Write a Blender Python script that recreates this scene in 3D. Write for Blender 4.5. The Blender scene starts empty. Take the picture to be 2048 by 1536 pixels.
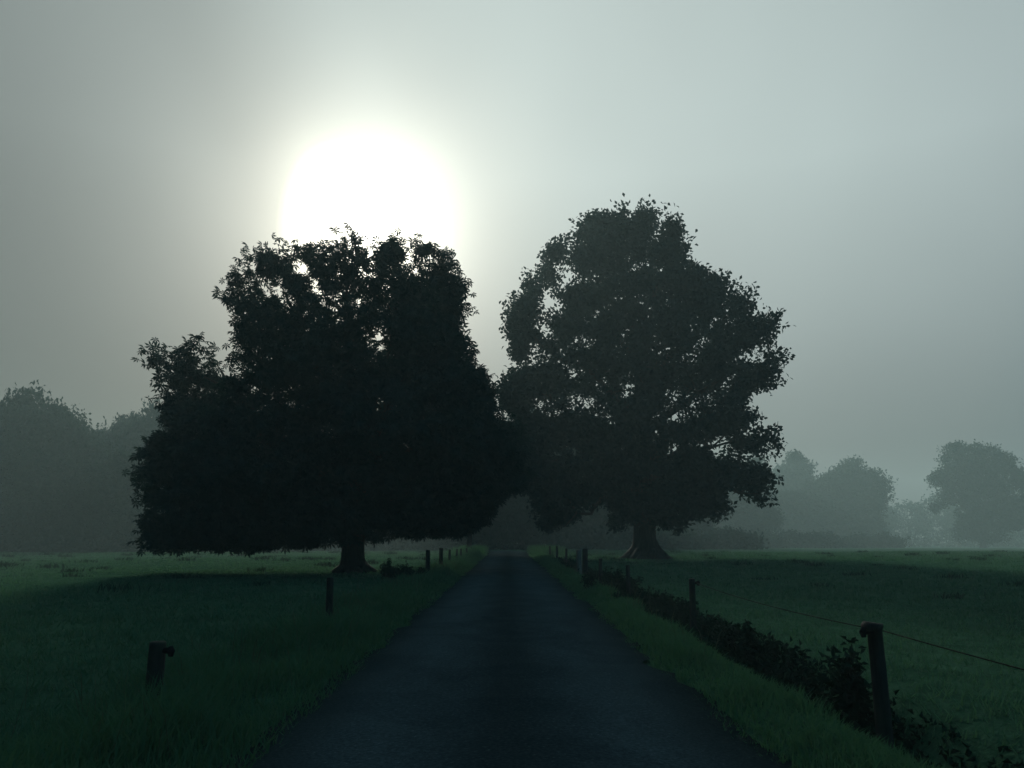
import bpy, math, random
import numpy as np
from mathutils import Vector, Matrix

random.seed(7)
RNG = np.random.default_rng(11)
S = bpy.context.scene
COL = S.collection
R = math.radians

# ------------------------------------------------------------------ camera
CAM_H = 1.40
F_PX = 1607.0                     # focal length in pixels of the 2048 px wide photograph
PITCH, YAW = R(10.75), R(-0.32)
cam_d = bpy.data.cameras.new('camera')
cam = bpy.data.objects.new('camera', cam_d)
COL.objects.link(cam)
cam.location = (0, 0, CAM_H)
cam.rotation_euler = (R(90) + PITCH, 0, YAW)
cam_d.sensor_width = 36.0
cam_d.lens = 36.0 * F_PX / 2048.0
cam_d.clip_start = 0.1
cam_d.clip_end = 3000
S.camera = cam
_rot = cam.rotation_euler.to_matrix()

def ray(px, py):
    return _rot @ Vector(((px - 1024) / F_PX, (768 - py) / F_PX, -1.0))

def at(px, py, d):
    """world point seen at photo pixel (px, py) on the upright plane Y = d"""
    v = ray(px, py)
    return Vector((0, 0, CAM_H)) + v * (d / v.y)

def ground_at(px, py, z=0.0):
    v = ray(px, py)
    return Vector((0, 0, CAM_H)) + v * ((z - CAM_H) / v.z)

# ------------------------------------------------------------------ sun and sky
sun_v = ray(731, 462).normalized()            # towards the sun
SUN_EL = math.asin(sun_v.z)
SUN_AZ = math.atan2(sun_v.x, sun_v.y)
sd = bpy.data.lights.new('sun', 'SUN')
sd.energy = 3.0
sd.angle = R(12.0)
sd.color = (1.0, 0.98, 0.86)
sun = bpy.data.objects.new('sun', sd)
COL.objects.link(sun)
sun.location = (0, 0, 60)
sun.rotation_euler = (-sun_v).to_track_quat('-Z', 'Y').to_euler()

world = bpy.data.worlds.new('World')
S.world = world
world.use_nodes = True
wt = world.node_tree
for n in list(wt.nodes):
    wt.nodes.remove(n)

def wn(t, **kw):
    n = wt.nodes.new(t)
    for k, v in kw.items():
        setattr(n, k, v)
    return n

def wlink(a, b):
    wt.links.new(a, b)

def wmath(op, a, b=None, clamp=False):
    n = wn('ShaderNodeMath', operation=op)
    n.use_clamp = clamp
    for i, v in enumerate((a, b)):
        if v is None:
            continue
        if isinstance(v, (int, float)):
            n.inputs[i].default_value = v
        else:
            wlink(v, n.inputs[i])
    return n.outputs[0]

def wramp(src, stops, interp='EASE'):
    n = wn('ShaderNodeValToRGB')
    n.color_ramp.interpolation = interp
    e = n.color_ramp.elements
    while len(e) > 1:
        e.remove(e[-1])
    e[0].position, c = stops[0]
    e[0].color = (*c, 1) if isinstance(c, tuple) else (c, c, c, 1)
    for p, c in stops[1:]:
        k = e.new(p)
        k.color = (*c, 1) if isinstance(c, tuple) else (c, c, c, 1)
    wlink(src, n.inputs[0])
    return n.outputs[0]

def wmix(mode, a, b, f=1.0):
    n = wn('ShaderNodeMix', data_type='RGBA', blend_type=mode)
    n.inputs[0].default_value = f
    for i, v in ((6, a), (7, b)):
        if isinstance(v, tuple):
            n.inputs[i].default_value = (*v, 1)
        else:
            wlink(v, n.inputs[i])
    return n.outputs[2]

tc = wn('ShaderNodeTexCoord')
dirv = tc.outputs['Generated']
def wdot(vec):
    n = wn('ShaderNodeVectorMath', operation='DOT_PRODUCT')
    wlink(dirv, n.inputs[0])
    n.inputs[1].default_value = vec
    return n.outputs['Value']
cos_s = wdot(tuple(sun_v))
gn = wn('ShaderNodeTexNoise')
gn.inputs['Scale'].default_value = 5.5
gn.inputs['Detail'].default_value = 1.5
wlink(dirv, gn.inputs['Vector'])
wob = wmath('MULTIPLY', wmath('SUBTRACT', gn.outputs['Fac'], .36), 2.4 / 180)      # the mist round the sun is uneven
theta = wmath('MAXIMUM', wmath('ADD', wmath('MULTIPLY', wmath('ARCCOSINE', wmath('MINIMUM', cos_s, 1.0)), 1 / math.pi), wob), 0.0)   # 0..1 = 0..180 deg
D = 1 / 180.0
elev = wmath('ARCSINE', wdot((0, 0, 1)))
elev01 = wmath('MULTIPLY', elev, 2 / math.pi)                                             # 0..1 = 0..90 deg
# sunlight spread by the mist: a burnt-out disc, a warm rim, then a long fall-off
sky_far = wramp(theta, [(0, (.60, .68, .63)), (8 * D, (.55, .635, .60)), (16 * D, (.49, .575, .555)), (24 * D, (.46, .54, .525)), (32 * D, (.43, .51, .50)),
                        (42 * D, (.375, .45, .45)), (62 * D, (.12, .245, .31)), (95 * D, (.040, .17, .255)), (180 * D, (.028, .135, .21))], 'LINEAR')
def rim_at(t):
    k = .36 * math.exp(-(t - 6.8) / 2.8) + .20 * math.exp(-(t - 6.8) / 8.6) if t > 5.2 else 1.0
    k = min(k, 1.0) * max(0, 1 - t / 45)
    w = min(1, max(0, (t - 5) / 20))
    return (k, k * (.96 + .02 * w), k * (.80 + .14 * w))
rim = wramp(theta, [(t * D, rim_at(t)) for t in [0, 4, 5.2, 6, 6.8, 7.6, 8.4, 9.2, 10, 11, 12, 13.5, 15, 17, 19, 21, 24, 27, 30, 34, 38, 45]], 'LINEAR')
disc = wramp(theta, [(0, (1, .97, .88)), (2.8 * D, (.5, .48, .42)), (6.3 * D, 0.0)], 'EASE')
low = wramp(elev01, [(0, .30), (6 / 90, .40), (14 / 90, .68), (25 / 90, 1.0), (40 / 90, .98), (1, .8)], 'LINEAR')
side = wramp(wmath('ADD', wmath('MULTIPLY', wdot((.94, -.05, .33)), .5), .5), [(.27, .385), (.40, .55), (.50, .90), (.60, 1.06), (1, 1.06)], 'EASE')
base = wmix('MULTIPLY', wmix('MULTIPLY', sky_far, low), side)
# slow drift of thicker and thinner mist
nz = wn('ShaderNodeTexNoise')
nz.inputs['Scale'].default_value = 2.3
nz.inputs['Detail'].default_value = 2.0
wlink(dirv, nz.inputs['Vector'])
drift = wramp(nz.outputs['Fac'], [(.3, .93), (.7, 1.07)], 'LINEAR')
base = wmix('MULTIPLY', base, drift)
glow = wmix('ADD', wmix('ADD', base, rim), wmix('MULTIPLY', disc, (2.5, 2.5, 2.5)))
skyt = wn('ShaderNodeTexSky', sky_type='NISHITA')
skyt.sun_disc = False
skyt.sun_elevation = SUN_EL
skyt.sun_rotation = SUN_AZ
skyt.air_density = 1.0
skyt.dust_density = 4.0
WORLD_STRENGTH = 0.1
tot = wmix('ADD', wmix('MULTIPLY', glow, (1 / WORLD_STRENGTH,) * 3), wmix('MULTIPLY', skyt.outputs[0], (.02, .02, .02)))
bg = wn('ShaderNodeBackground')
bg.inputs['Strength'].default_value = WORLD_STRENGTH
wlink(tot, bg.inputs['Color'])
wo = wn('ShaderNodeOutputWorld')
wlink(bg.outputs[0], wo.inputs['Surface'])

S.view_settings.view_transform = 'Standard'
S.view_settings.look = 'None'
S.view_settings.exposure = 0.0
S.view_settings.gamma = 1.0
S.view_settings.use_curve_mapping = False
S.cycles.use_denoising = True
S.cycles.max_bounces = 5
S.cycles.diffuse_bounces = 3
S.cycles.glossy_bounces = 2
S.cycles.transmission_bounces = 3
S.cycles.volume_bounces = 1
S.cycles.transparent_max_bounces = 8

# ------------------------------------------------------------------ materials
def mat(name, builder):
    m = bpy.data.materials.new(name)
    m.use_nodes = True
    nt = m.node_tree
    for n in list(nt.nodes):
        nt.nodes.remove(n)
    out = nt.nodes.new('ShaderNodeOutputMaterial')
    builder(nt, out)
    return m

def nnoise(nt, scale, detail=4, rough=.6, vec=None, stretch=None):
    t = nt.nodes.new('ShaderNodeTexNoise')
    t.inputs['Scale'].default_value = scale
    t.inputs['Detail'].default_value = detail
    t.inputs['Roughness'].default_value = rough
    g = nt.nodes.new('ShaderNodeNewGeometry')
    src = g.outputs['Position']
    if stretch:
        mp = nt.nodes.new('ShaderNodeMapping')
        mp.inputs['Scale'].default_value = stretch
        nt.links.new(src, mp.inputs[0])
        src = mp.outputs[0]
    nt.links.new(src, t.inputs['Vector'])
    return t.outputs['Fac']

def nramp(nt, src, stops):
    r = nt.nodes.new('ShaderNodeValToRGB')
    e = r.color_ramp.elements
    e[0].position = stops[0][0]; e[0].color = (*stops[0][1], 1)
    e[1].position = stops[-1][0]; e[1].color = (*stops[-1][1], 1)
    for p, c in stops[1:-1]:
        k = e.new(p); k.color = (*c, 1)
    nt.links.new(src, r.inputs[0])
    return r.outputs[0]

def nmix(nt, mode, a, b, f):
    n = nt.nodes.new('ShaderNodeMix')
    n.data_type = 'RGBA'; n.blend_type = mode
    if isinstance(f, (int, float)):
        n.inputs[0].default_value = f
    else:
        nt.links.new(f, n.inputs[0])
    for i, v in ((6, a), (7, b)):
        if isinstance(v, tuple):
            n.inputs[i].default_value = (*v, 1)
        else:
            nt.links.new(v, n.inputs[i])
    return n.outputs[2]

def bump(nt, h, strength, dist):
    b = nt.nodes.new('ShaderNodeBump')
    b.inputs['Strength'].default_value = strength
    b.inputs['Distance'].default_value = dist
    nt.links.new(h, b.inputs['Height'])
    return b.outputs[0]

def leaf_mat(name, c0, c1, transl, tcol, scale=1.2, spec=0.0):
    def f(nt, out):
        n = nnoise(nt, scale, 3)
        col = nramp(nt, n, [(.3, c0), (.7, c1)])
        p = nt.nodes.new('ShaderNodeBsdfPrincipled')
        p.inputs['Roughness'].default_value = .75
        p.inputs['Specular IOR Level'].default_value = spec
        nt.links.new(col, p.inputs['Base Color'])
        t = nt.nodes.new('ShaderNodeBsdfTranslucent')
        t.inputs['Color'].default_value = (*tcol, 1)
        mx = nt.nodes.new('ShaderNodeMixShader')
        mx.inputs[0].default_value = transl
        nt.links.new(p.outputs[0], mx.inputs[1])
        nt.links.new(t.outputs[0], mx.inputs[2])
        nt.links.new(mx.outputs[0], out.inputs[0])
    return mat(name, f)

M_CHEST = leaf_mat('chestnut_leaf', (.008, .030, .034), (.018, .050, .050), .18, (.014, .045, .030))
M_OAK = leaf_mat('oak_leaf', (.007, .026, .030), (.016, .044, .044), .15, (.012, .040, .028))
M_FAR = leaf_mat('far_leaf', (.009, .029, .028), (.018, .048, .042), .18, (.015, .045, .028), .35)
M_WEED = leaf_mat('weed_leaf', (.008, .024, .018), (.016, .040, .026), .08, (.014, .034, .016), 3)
M_GRASS = leaf_mat('grass_blade', (.032, .090, .058), (.072, .155, .080), .32, (.055, .145, .06), 1.6)
M_FIELD = leaf_mat('pasture_blade', (.028, .086, .056), (.060, .140, .082), .3, (.055, .14, .066), .7)
M_TUSS = leaf_mat('tussock_blade', (.012, .038, .026), (.026, .066, .040), .15, (.02, .05, .028), 1.2)
M_STRAW = leaf_mat('grass_stalk', (.05, .066, .042), (.085, .10, .06), .2, (.06, .08, .045), 2)

def f_bark(nt, out):
    n = nnoise(nt, 7, 6, .65, stretch=(1, 1, .22))
    col = nramp(nt, n, [(.3, (.014, .016, .016)), (.7, (.044, .046, .042))])
    p = nt.nodes.new('ShaderNodeBsdfPrincipled')
    p.inputs['Roughness'].default_value = .9
    p.inputs['Specular IOR Level'].default_value = .05
    nt.links.new(col, p.inputs['Base Color'])
    nt.links.new(bump(nt, n, 1.0, .06), p.inputs['Normal'])
    nt.links.new(p.outputs[0], out.inputs[0])
M_BARK = mat('bark', f_bark)

def f_post(nt, out):
    n = nnoise(nt, 18, 5, .65, stretch=(1, 1, .12))
    m = nnoise(nt, 3, 3)
    col = nramp(nt, n, [(.3, (.010, .012, .013)), (.7, (.034, .036, .034))])
    col = nmix(nt, 'MIX', col, (.030, .045, .025), nramp(nt, m, [(.5, (0, 0, 0)), (.7, (.6, .6, .6))]))
    p = nt.nodes.new('ShaderNodeBsdfPrincipled')
    p.inputs['Roughness'].default_value = .85
    p.inputs['Specular IOR Level'].default_value = .1
    nt.links.new(col, p.inputs['Base Color'])
    nt.links.new(bump(nt, n, .8, .015), p.inputs['Normal'])
    nt.links.new(p.outputs[0], out.inputs[0])
M_POST = mat('weathered_post', f_post)

def f_pale(nt, out):
    n = nnoise(nt, 14, 5, .65, stretch=(1, 1, .15))
    col = nramp(nt, n, [(.3, (.09, .085, .075)), (.7, (.20, .19, .17))])
    p = nt.nodes.new('ShaderNodeBsdfPrincipled')
    p.inputs['Roughness'].default_value = .85
    p.inputs['Specular IOR Level'].default_value = .1
    nt.links.new(col, p.inputs['Base Color'])
    nt.links.new(bump(nt, n, .8, .015), p.inputs['Normal'])
    nt.links.new(p.outputs[0], out.inputs[0])
M_PALE = mat('silvered_post', f_pale)

def f_plain(c, r=.5, met=0.0):
    def f(nt, out):
        n = nnoise(nt, 30, 3)
        col = nramp(nt, n, [(.3, tuple(v * .7 for v in c)), (.7, c)])
        p = nt.nodes.new('ShaderNodeBsdfPrincipled')
        p.inputs['Roughness'].default_value = r
        p.inputs['Metallic'].default_value = met
        p.inputs['Specular IOR Level'].default_value = .05
        nt.links.new(col, p.inputs['Base Color'])
        nt.links.new(p.outputs[0], out.inputs[0])
    return f
M_PLASTIC = mat('black_plastic', f_plain((.014, .015, .016), .95))
M_WIRE = mat('wire', f_plain((.004, .005, .005), 1.0, 0.0))

def f_ground(nt, out):
    big = nnoise(nt, .25, 4)
    mid = nnoise(nt, 2.2, 5, .65)
    fine = nnoise(nt, 24, 4, .7)
    col = nramp(nt, big, [(.3, (.027, .078, .052)), (.7, (.050, .118, .074))])
    col = nmix(nt, 'MULTIPLY', col, nramp(nt, mid, [(.25, (.55, .6, .55)), (.7, (1.15, 1.1, 1.05))]), 1.0)
    col = nmix(nt, 'MULTIPLY', col, nramp(nt, fine, [(.25, (.6, .6, .6)), (.75, (1.15, 1.15, 1.1))]), 1.0)
    p = nt.nodes.new('ShaderNodeBsdfPrincipled')
    p.inputs['Roughness'].default_value = .95
    p.inputs['Specular IOR Level'].default_value = .0
    nt.links.new(col, p.inputs['Base Color'])
    nt.links.new(bump(nt, fine, .8, .05), p.inputs['Normal'])
    nt.links.new(p.outputs[0], out.inputs[0])
M_GROUND = mat('pasture', f_ground)

def f_road(nt, out):
    fine = nnoise(nt, 130, 3, .7)
    blot = nnoise(nt, 1.6, 4, .6, stretch=(1, .35, 1))
    g = nt.nodes.new('ShaderNodeNewGeometry')
    sx = nt.nodes.new('ShaderNodeSeparateXYZ')
    nt.links.new(g.outputs['Position'], sx.inputs[0])
    ab = nt.nodes.new('ShaderNodeMath'); ab.operation = 'ABSOLUTE'
    nt.links.new(sx.outputs[0], ab.inputs[0])
    mr = nt.nodes.new('ShaderNodeMath'); mr.operation = 'MULTIPLY'; mr.inputs[1].default_value = .5
    nt.links.new(ab.outputs[0], mr.inputs[0])
    # two paler wheel tracks, a darker middle and dark soiled edges
    track = nramp(nt, mr.outputs[0], [(.05, (.030, .040, .042)), (.22, (.044, .058, .062)), (.42, (.054, .071, .076)), (.60, (.047, .062, .066)), (.84, (.022, .031, .030))])
    col = nmix(nt, 'MULTIPLY', track, nramp(nt, blot, [(.3, (.80, .80, .80)), (.7, (1.10, 1.10, 1.10))]), 1.0)
    patch = nnoise(nt, .55, 2, .4)
    col = nmix(nt, 'MULTIPLY', col, nramp(nt, patch, [(.50, (1, 1, 1)), (.53, (.86, .87, .88)), (.60, (.86, .87, .88)), (.63, (1, 1, 1))]), 1.0)
    grit = nnoise(nt, 38, 2, .5)
    col = nmix(nt, 'MULTIPLY', col, nramp(nt, grit, [(.35, (.75, .75, .75)), (.68, (1.2, 1.2, 1.2)), (.74, (2.0, 2.0, 1.9))]), 1.0)
    col = nmix(nt, 'MULTIPLY', col, nramp(nt, fine, [(.3, (.65, .65, .65)), (.7, (1.25, 1.25, 1.25))]), 1.0)
    p = nt.nodes.new('ShaderNodeBsdfDiffuse')
    p.inputs['Roughness'].default_value = .6
    nt.links.new(col, p.inputs['Color'])
    nt.links.new(bump(nt, fine, .6, .006), p.inputs['Normal'])
    nt.links.new(p.outputs[0], out.inputs[0])
M_ROAD = mat('tarmac', f_road)

# ------------------------------------------------------------------ mesh helpers
def np_mesh(name, verts, faces, m, parent=None, smooth=False):
    """verts (n,3), faces (k,3|4) or a list of such arrays -> ONE linked mesh object"""
    me = bpy.data.meshes.new(name)
    fl = faces if isinstance(faces, list) else [faces]
    fl = [np.asarray(f, dtype=np.int32) for f in fl if len(f)]
    verts = np.asarray(verts, dtype=np.float32)
    me.vertices.add(len(verts))
    me.vertices.foreach_set('co', verts.ravel())
    loops = np.concatenate([f.ravel() for f in fl])
    sizes = np.concatenate([np.full(len(f), f.shape[1], dtype=np.int32) for f in fl])
    starts = np.concatenate([[0], np.cumsum(sizes)[:-1]]).astype(np.int32)
    me.loops.add(len(loops))
    me.loops.foreach_set('vertex_index', loops)
    me.polygons.add(len(sizes))
    me.polygons.foreach_set('loop_start', starts)
    me.polygons.foreach_set('loop_total', sizes)
    if smooth:
        me.polygons.foreach_set('use_smooth', np.ones(len(sizes), dtype=bool))
    me.materials.append(m)
    me.update(calc_edges=True)
    o = bpy.data.objects.new(name, me)
    COL.objects.link(o)
    if parent is not None:
        o.parent = parent
    return o

def tag(o, label=None, cat=None, group=None, kind=None):
    if label: o['label'] = label
    if cat: o['category'] = cat
    if group: o['group'] = group
    if kind: o['kind'] = kind
    return o

def empty(name, loc, label, cat, group=None):
    o = bpy.data.objects.new(name, None)
    COL.objects.link(o)
    o.location = loc
    o.empty_display_size = .3
    return tag(o, label, cat, group)

class Tubes:
    """collects tapered tubes along polylines"""
    def __init__(self):
        self.v, self.f, self.t, self.n = [], [], [], 0
    def add(self, pts, rad, seg=8, wob=0.0, cap=True):
        pts = [Vector(p) for p in pts]
        up = Vector((0, 0, 1))
        rows = []
        for i, p in enumerate(pts):
            a = pts[max(i - 1, 0)]; b = pts[min(i + 1, len(pts) - 1)]
            t = (b - a).normalized()
            u = t.cross(Vector((0, 1, 0)) if abs(t.z) > .8 else up).normalized()
            w = t.cross(u).normalized()
            for k in range(seg):
                an = 2 * math.pi * k / seg
                r = rad[i] * (1 + wob * math.sin(3 * an + i * .7) + wob * .7 * math.sin(5 * an + 1.3 + i * .3))
                q = p + (u * math.cos(an) + w * math.sin(an)) * r
                self.v.append(tuple(q))
        base = self.n
        for i in range(len(pts) - 1):
            for k in range(seg):
                k2 = (k + 1) % seg
                self.f.append((base + i * seg + k, base + i * seg + k2, base + (i + 1) * seg + k2, base + (i + 1) * seg + k))
        self.n += len(pts) * seg
        if cap:
            for i, sgn in ((0, 1), (len(pts) - 1, -1)):
                self.v.append(tuple(pts[i])); c = self.n; self.n += 1
                for k in range(seg):
                    k2 = (k + 1) % seg
                    tri = (c, base + i * seg + k2, base + i * seg + k)
                    self.t.append(tri if sgn > 0 else tri[::-1])
        return self
    def build(self, name, m, parent=None, smooth=True):
        fl = [np.array(self.f)]
        if self.t: fl.append(np.array(self.t))
        return np_mesh(name, np.array(self.v), fl, m, parent, smooth)

def rand_rot(n, rng, droop=None):
    """n random rotation matrices; droop=(mean, spread) keeps local +Z near vertical tilted by that angle"""
    yaw = rng.uniform(0, 2 * math.pi, n)
    if droop is None:
        tilt = np.arccos(rng.uniform(-1, 1, n))
    else:
        tilt = rng.normal(droop[0], droop[1], n)
    sp = rng.uniform(0, 2 * math.pi, n)
    cz, sz = np.cos(yaw), np.sin(yaw); cx, sx = np.cos(tilt), np.sin(tilt); c2, s2 = np.cos(sp), np.sin(sp)
    Z1 = np.zeros((n, 3, 3)); Z1[:, 0, 0] = cz; Z1[:, 0, 1] = -sz; Z1[:, 1, 0] = sz; Z1[:, 1, 1] = cz; Z1[:, 2, 2] = 1
    X = np.zeros((n, 3, 3)); X[:, 0, 0] = 1; X[:, 1, 1] = cx; X[:, 1, 2] = -sx; X[:, 2, 1] = sx; X[:, 2, 2] = cx
    Z2 = np.zeros((n, 3, 3)); Z2[:, 0, 0] = c2; Z2[:, 0, 1] = -s2; Z2[:, 1, 0] = s2; Z2[:, 1, 1] = c2; Z2[:, 2, 2] = 1
    return Z1 @ X @ Z2

def scatter(tv, tf, pos, rots, scale):
    """copies of template (tv, tf) at pos -> verts, faces"""
    n, k = len(pos), len(tv)
    v = np.einsum('nij,kj->nki', rots, tv) * scale[:, None, None] + pos[:, None, :]
    f = tf[None, :, :] + (np.arange(n) * k)[:, None, None]
    return v.reshape(-1, 3), f.reshape(-1, tf.shape[1])

def palmate():
    """horse-chestnut leaf: seven drooping leaflets round one point"""
    v, f = [(0, 0, 0)], []
    for k, L in enumerate((.62, .85, 1.0, 1.05, 1.0, .85, .62)):
        a = R(-140 + k * 280 / 6.0)
        d = np.array((math.cos(a), math.sin(a), 0)); s = np.array((-d[1], d[0], 0))
        m = d * L * .62 + np.array((0, 0, -.10)); t = d * L + np.array((0, 0, -.42 * L))
        i = len(v)
        v += [tuple(m + s * .17 * L), tuple(t), tuple(m - s * .17 * L)]
        f += [(0, i + 2, i + 1), (0, i + 1, i)]
    return np.array(v), np.array(f)

def sprig(nleaf, spread, L, W, seed):
    """a twig end: several small kite leaves"""
    r = np.random.default_rng(seed)
    v, f = [], []
    rots = rand_rot(nleaf, r)
    for k in range(nleaf):
        c = r.normal(0, spread, 3) * np.array((1, 1, .7))
        kite = np.array(((0, 0, 0), (L * .55, W * .5, .02), (L, 0, -.03), (L * .55, -W * .5, .02)))
        q = kite @ rots[k].T + c
        i = len(v)
        v += [tuple(p) for p in q]
        f += [(i, i + 1, i + 2), (i, i + 2, i + 3)]
    return np.array(v), np.array(f)

# ------------------------------------------------------------------ 2-D helpers for crown outlines
def seg_dist(P, poly):
    a = poly; b = np.roll(poly, -1, axis=0); ab = b - a
    out = np.full(len(P), 1e9)
    L2 = (ab ** 2).sum(1) + 1e-9
    for i in range(0, len(P), 20000):
        q = P[i:i + 20000]
        t = np.clip(((q[:, None, :] - a[None]) * ab[None]).sum(2) / L2[None], 0, 1)
        d = np.sqrt((((a[None] + t[..., None] * ab[None]) - q[:, None, :]) ** 2).sum(2)).min(1)
        out[i:i + 20000] = d
    return out

def inside(P, poly):
    x, y = P[:, 0], P[:, 1]
    c = np.zeros(len(P), dtype=bool)
    j = len(poly) - 1
    for i in range(len(poly)):
        xi, yi = poly[i]; xj, yj = poly[j]
        if yi != yj:
            c ^= ((yi > y) != (yj > y)) & (x < (xj - xi) * (y - yi) / (yj - yi) + xi)
        j = i
    return c

def vnoise(P, cell, seed):
    """value noise in n dimensions (2 or 3), 0..1"""
    P = np.asarray(P) / np.asarray(cell)
    i0 = np.floor(P).astype(np.int64); fr = P - i0
    fr = fr * fr * (3 - 2 * fr)
    dim = P.shape[1]
    out = np.zeros(len(P))
    for c in range(2 ** dim):
        off = np.array([(c >> k) & 1 for k in range(dim)])
        q = i0 + off
        h = np.full(len(P), seed * 7919 + 13, dtype=np.int64)
        for k in range(dim):
            h = (h * 1103515245 + q[:, k] * 374761393 + 12345) & 0x7fffffff
            h ^= (h >> 13)
        h = (h * 1274126177) & 0x7fffffff
        h ^= (h >> 16)
        w = np.prod(np.where(off[None], fr, 1 - fr), axis=1)
        out += w * (h % 65536) / 65535.0
    return out

def crown_points(poly, Rr, ky, ncl, per, sig, seed, gaps=(), gapn=0.0, tol=.10, back_lift=0.0, gpad=0.0, ragged=.25, ragc=1.0, thin=.3, hem=1.0, gap_top=0.0, ylen=12.0, top_thin=0.0):
    """leaf positions (x, y, z) filling a rounded volume whose outline seen along Y is poly (x, z)"""
    rng = np.random.default_rng(seed)
    lo, hi = poly.min(0), poly.max(0)
    C = np.zeros((0, 2))
    while len(C) < ncl:
        P = rng.uniform(lo, hi, (ncl * 2, 2))
        C = np.concatenate([C, P[inside(P, poly)]])
    C = C[:ncl]
    d = seg_dist(C, poly)
    T = ky * np.sqrt(np.maximum(Rr ** 2 - (Rr - np.minimum(d, Rr)) ** 2, 0)) * (.72 + .5 * vnoise(C, (2.2, 1.8), seed))
    u = np.sign(rng.uniform(-1, 1, ncl)) * rng.uniform(0, 1, ncl) ** .45
    c3 = np.stack([C[:, 0], T * u, C[:, 1]], 1)
    # pull cluster centres a little inside so their leaves reach the outline
    cnt = rng.poisson(per, ncl)
    idx = np.repeat(np.arange(ncl), cnt)
    p = c3[idx] + rng.normal(0, 1, (len(idx), 3)) * np.array(sig)
    q = p[:, [0, 2]]
    sdist = seg_dist(q, poly); sdist = np.where(inside(q, poly), sdist, -sdist)
    rag = (vnoise(q, (ragc, ragc), seed + 2) - .42) * ragged + (vnoise(q, (ragc * .4, ragc * .4), seed + 3) - .5) * ragged * .6
    hz_ = np.clip((q[:, 1] - lo[1] - .4) / 3.0, hem, 1.0)
    rag = rag * hz_
    keep = sdist > -tol * rng.uniform(0, 1, len(q)) + rag
    keep &= (sdist > thin) | (rng.uniform(0, 1, len(q)) < .62)
    for gx, gz, gr in gaps:
        # an opening between two limbs: leaves stay out of a ragged pocket there
        rr = np.hypot(q[:, 0] - gx, (q[:, 1] - gz) * 1.5)
        keep &= rr > (gr + gpad) * (.35 + .9 * vnoise(q, (.3, .25), seed + 5))
    if gapn > 0:
        n = vnoise(p, (.75, ylen, .5), seed + 9) * .6 + vnoise(p, (.33, ylen * .8, .25), seed + 10) * .4
        keep &= n > gapn + gap_top * np.clip((p[:, 2] - lo[1]) / (hi[1] - lo[1]), 0, 1) ** 1.5
    if top_thin:
        keep &= rng.uniform(0, 1, len(q)) > top_thin * np.clip(((q[:, 1] - lo[1]) / (hi[1] - lo[1]) - .4) / .3, 0, 1)
    if back_lift:
        keep &= ~((p[:, 1] > 0) & (p[:, 2] < lo[1] + back_lift * p[:, 1]))
    return p[keep]

# ------------------------------------------------------------------ ground
ROAD_L, ROAD_R = -1.72, 1.74
VERGE_R = 2.62            # the right verge breaks here into a narrow ditch
POST_X_R, POST_X_L = 3.08, -2.92

def terrain(x, y):
    x = np.asarray(x, dtype=float); y = np.asarray(y, dtype=float)
    ax = np.where(x > 0, x - ROAD_R, ROAD_L - x)
    off = np.clip(ax / .5, 0, 1)
    P = np.stack([x.ravel(), y.ravel()], 1)
    big = (vnoise(P, (9, 9), 3).reshape(x.shape) - .5) * .22
    small = (vnoise(P, (1.3, 1.3), 4).reshape(x.shape) - .5) * .08
    z = off * (.05 + small) + np.clip((ax - 1.5) / 4, 0, 1) * big
    dx = (x - 3.0) / .36
    fade = np.clip((48 - y) / 14, 0, 1)
    z = z - .42 * np.exp(-dx * dx) * fade
    far = np.clip((np.hypot(x, y) - 78) / 60, 0, 1)
    z = z - np.clip((np.hypot(x, y) - 75) / 95, 0, 2.2) * .93
    z = np.where(ax < -.02, -.035, z)
    return z

def tz(x, y):
    return float(terrain(np.array([x]), np.array([y]))[0])

gx = np.unique(np.round(np.concatenate([np.linspace(-260, -40, 45), np.linspace(-40, -8, 65), np.linspace(-8, 8, 161), np.linspace(8, 40, 65), np.linspace(40, 260, 45)]), 4))
gy = np.unique(np.round(np.concatenate([np.linspace(-30, 0, 20), np.linspace(0, 30, 121), np.linspace(30, 90, 121), np.linspace(90, 330, 61)]), 4))
X, Y = np.meshgrid(gx, gy)
Z = terrain(X, Y)
nxg, nyg = len(gx), len(gy)
ii = (np.arange(nyg - 1)[:, None] * nxg + np.arange(nxg - 1)[None]).ravel()
gf = np.stack([ii, ii + 1, ii + 1 + nxg, ii + nxg], 1)
tag(np_mesh('ground', np.stack([X.ravel(), Y.ravel(), Z.ravel()], 1), gf, M_GROUND, smooth=True), 'dark green pasture on both sides of the lane', kind='structure')

# the lane: straight, then bending away to the left behind the trees
ry = np.concatenate([np.linspace(-8, 30, 153), np.linspace(30.5, 130, 160)])
rv, rf = [], []
NC = 13
for i, y in enumerate(ry):
    bend = -max(0, y - 74) ** 2 * .006
    for k in range(NC):
        t = k / (NC - 1)
        x = ROAD_L + (ROAD_R - ROAD_L) * t
        e = 0.0
        if k in (0, NC - 1):
            e = .09 * math.sin(y * .63 + 3 * k) + .07 * math.sin(y * 1.9 + k) + .05 * math.sin(y * 5.3 + 2 * k) + random.uniform(-.045, .045)
        z = .012 + .035 * (1 - (2 * t - 1) ** 2) - max(0, (y - 75) / 95) * .93
        if k in (0, NC - 1): z = .006 - max(0, (y - 75) / 95) * .93
        rv.append((x + e + bend, y, z))
for i in range(len(ry) - 1):
    for k in range(NC - 1):
        a = i * NC + k
        rf.append((a, a + 1, a + NC + 1, a + NC))
tag(np_mesh('road', np.array(rv), np.array(rf), M_ROAD, smooth=True), 'narrow grey tarmac lane running straight between the two trees', kind='structure')

# ------------------------------------------------------------------ the two big trees
def px_poly(pts, d):
    return np.array([(at(x, y, d).x, at(x, y, d).z) for x, y in pts])

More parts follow.
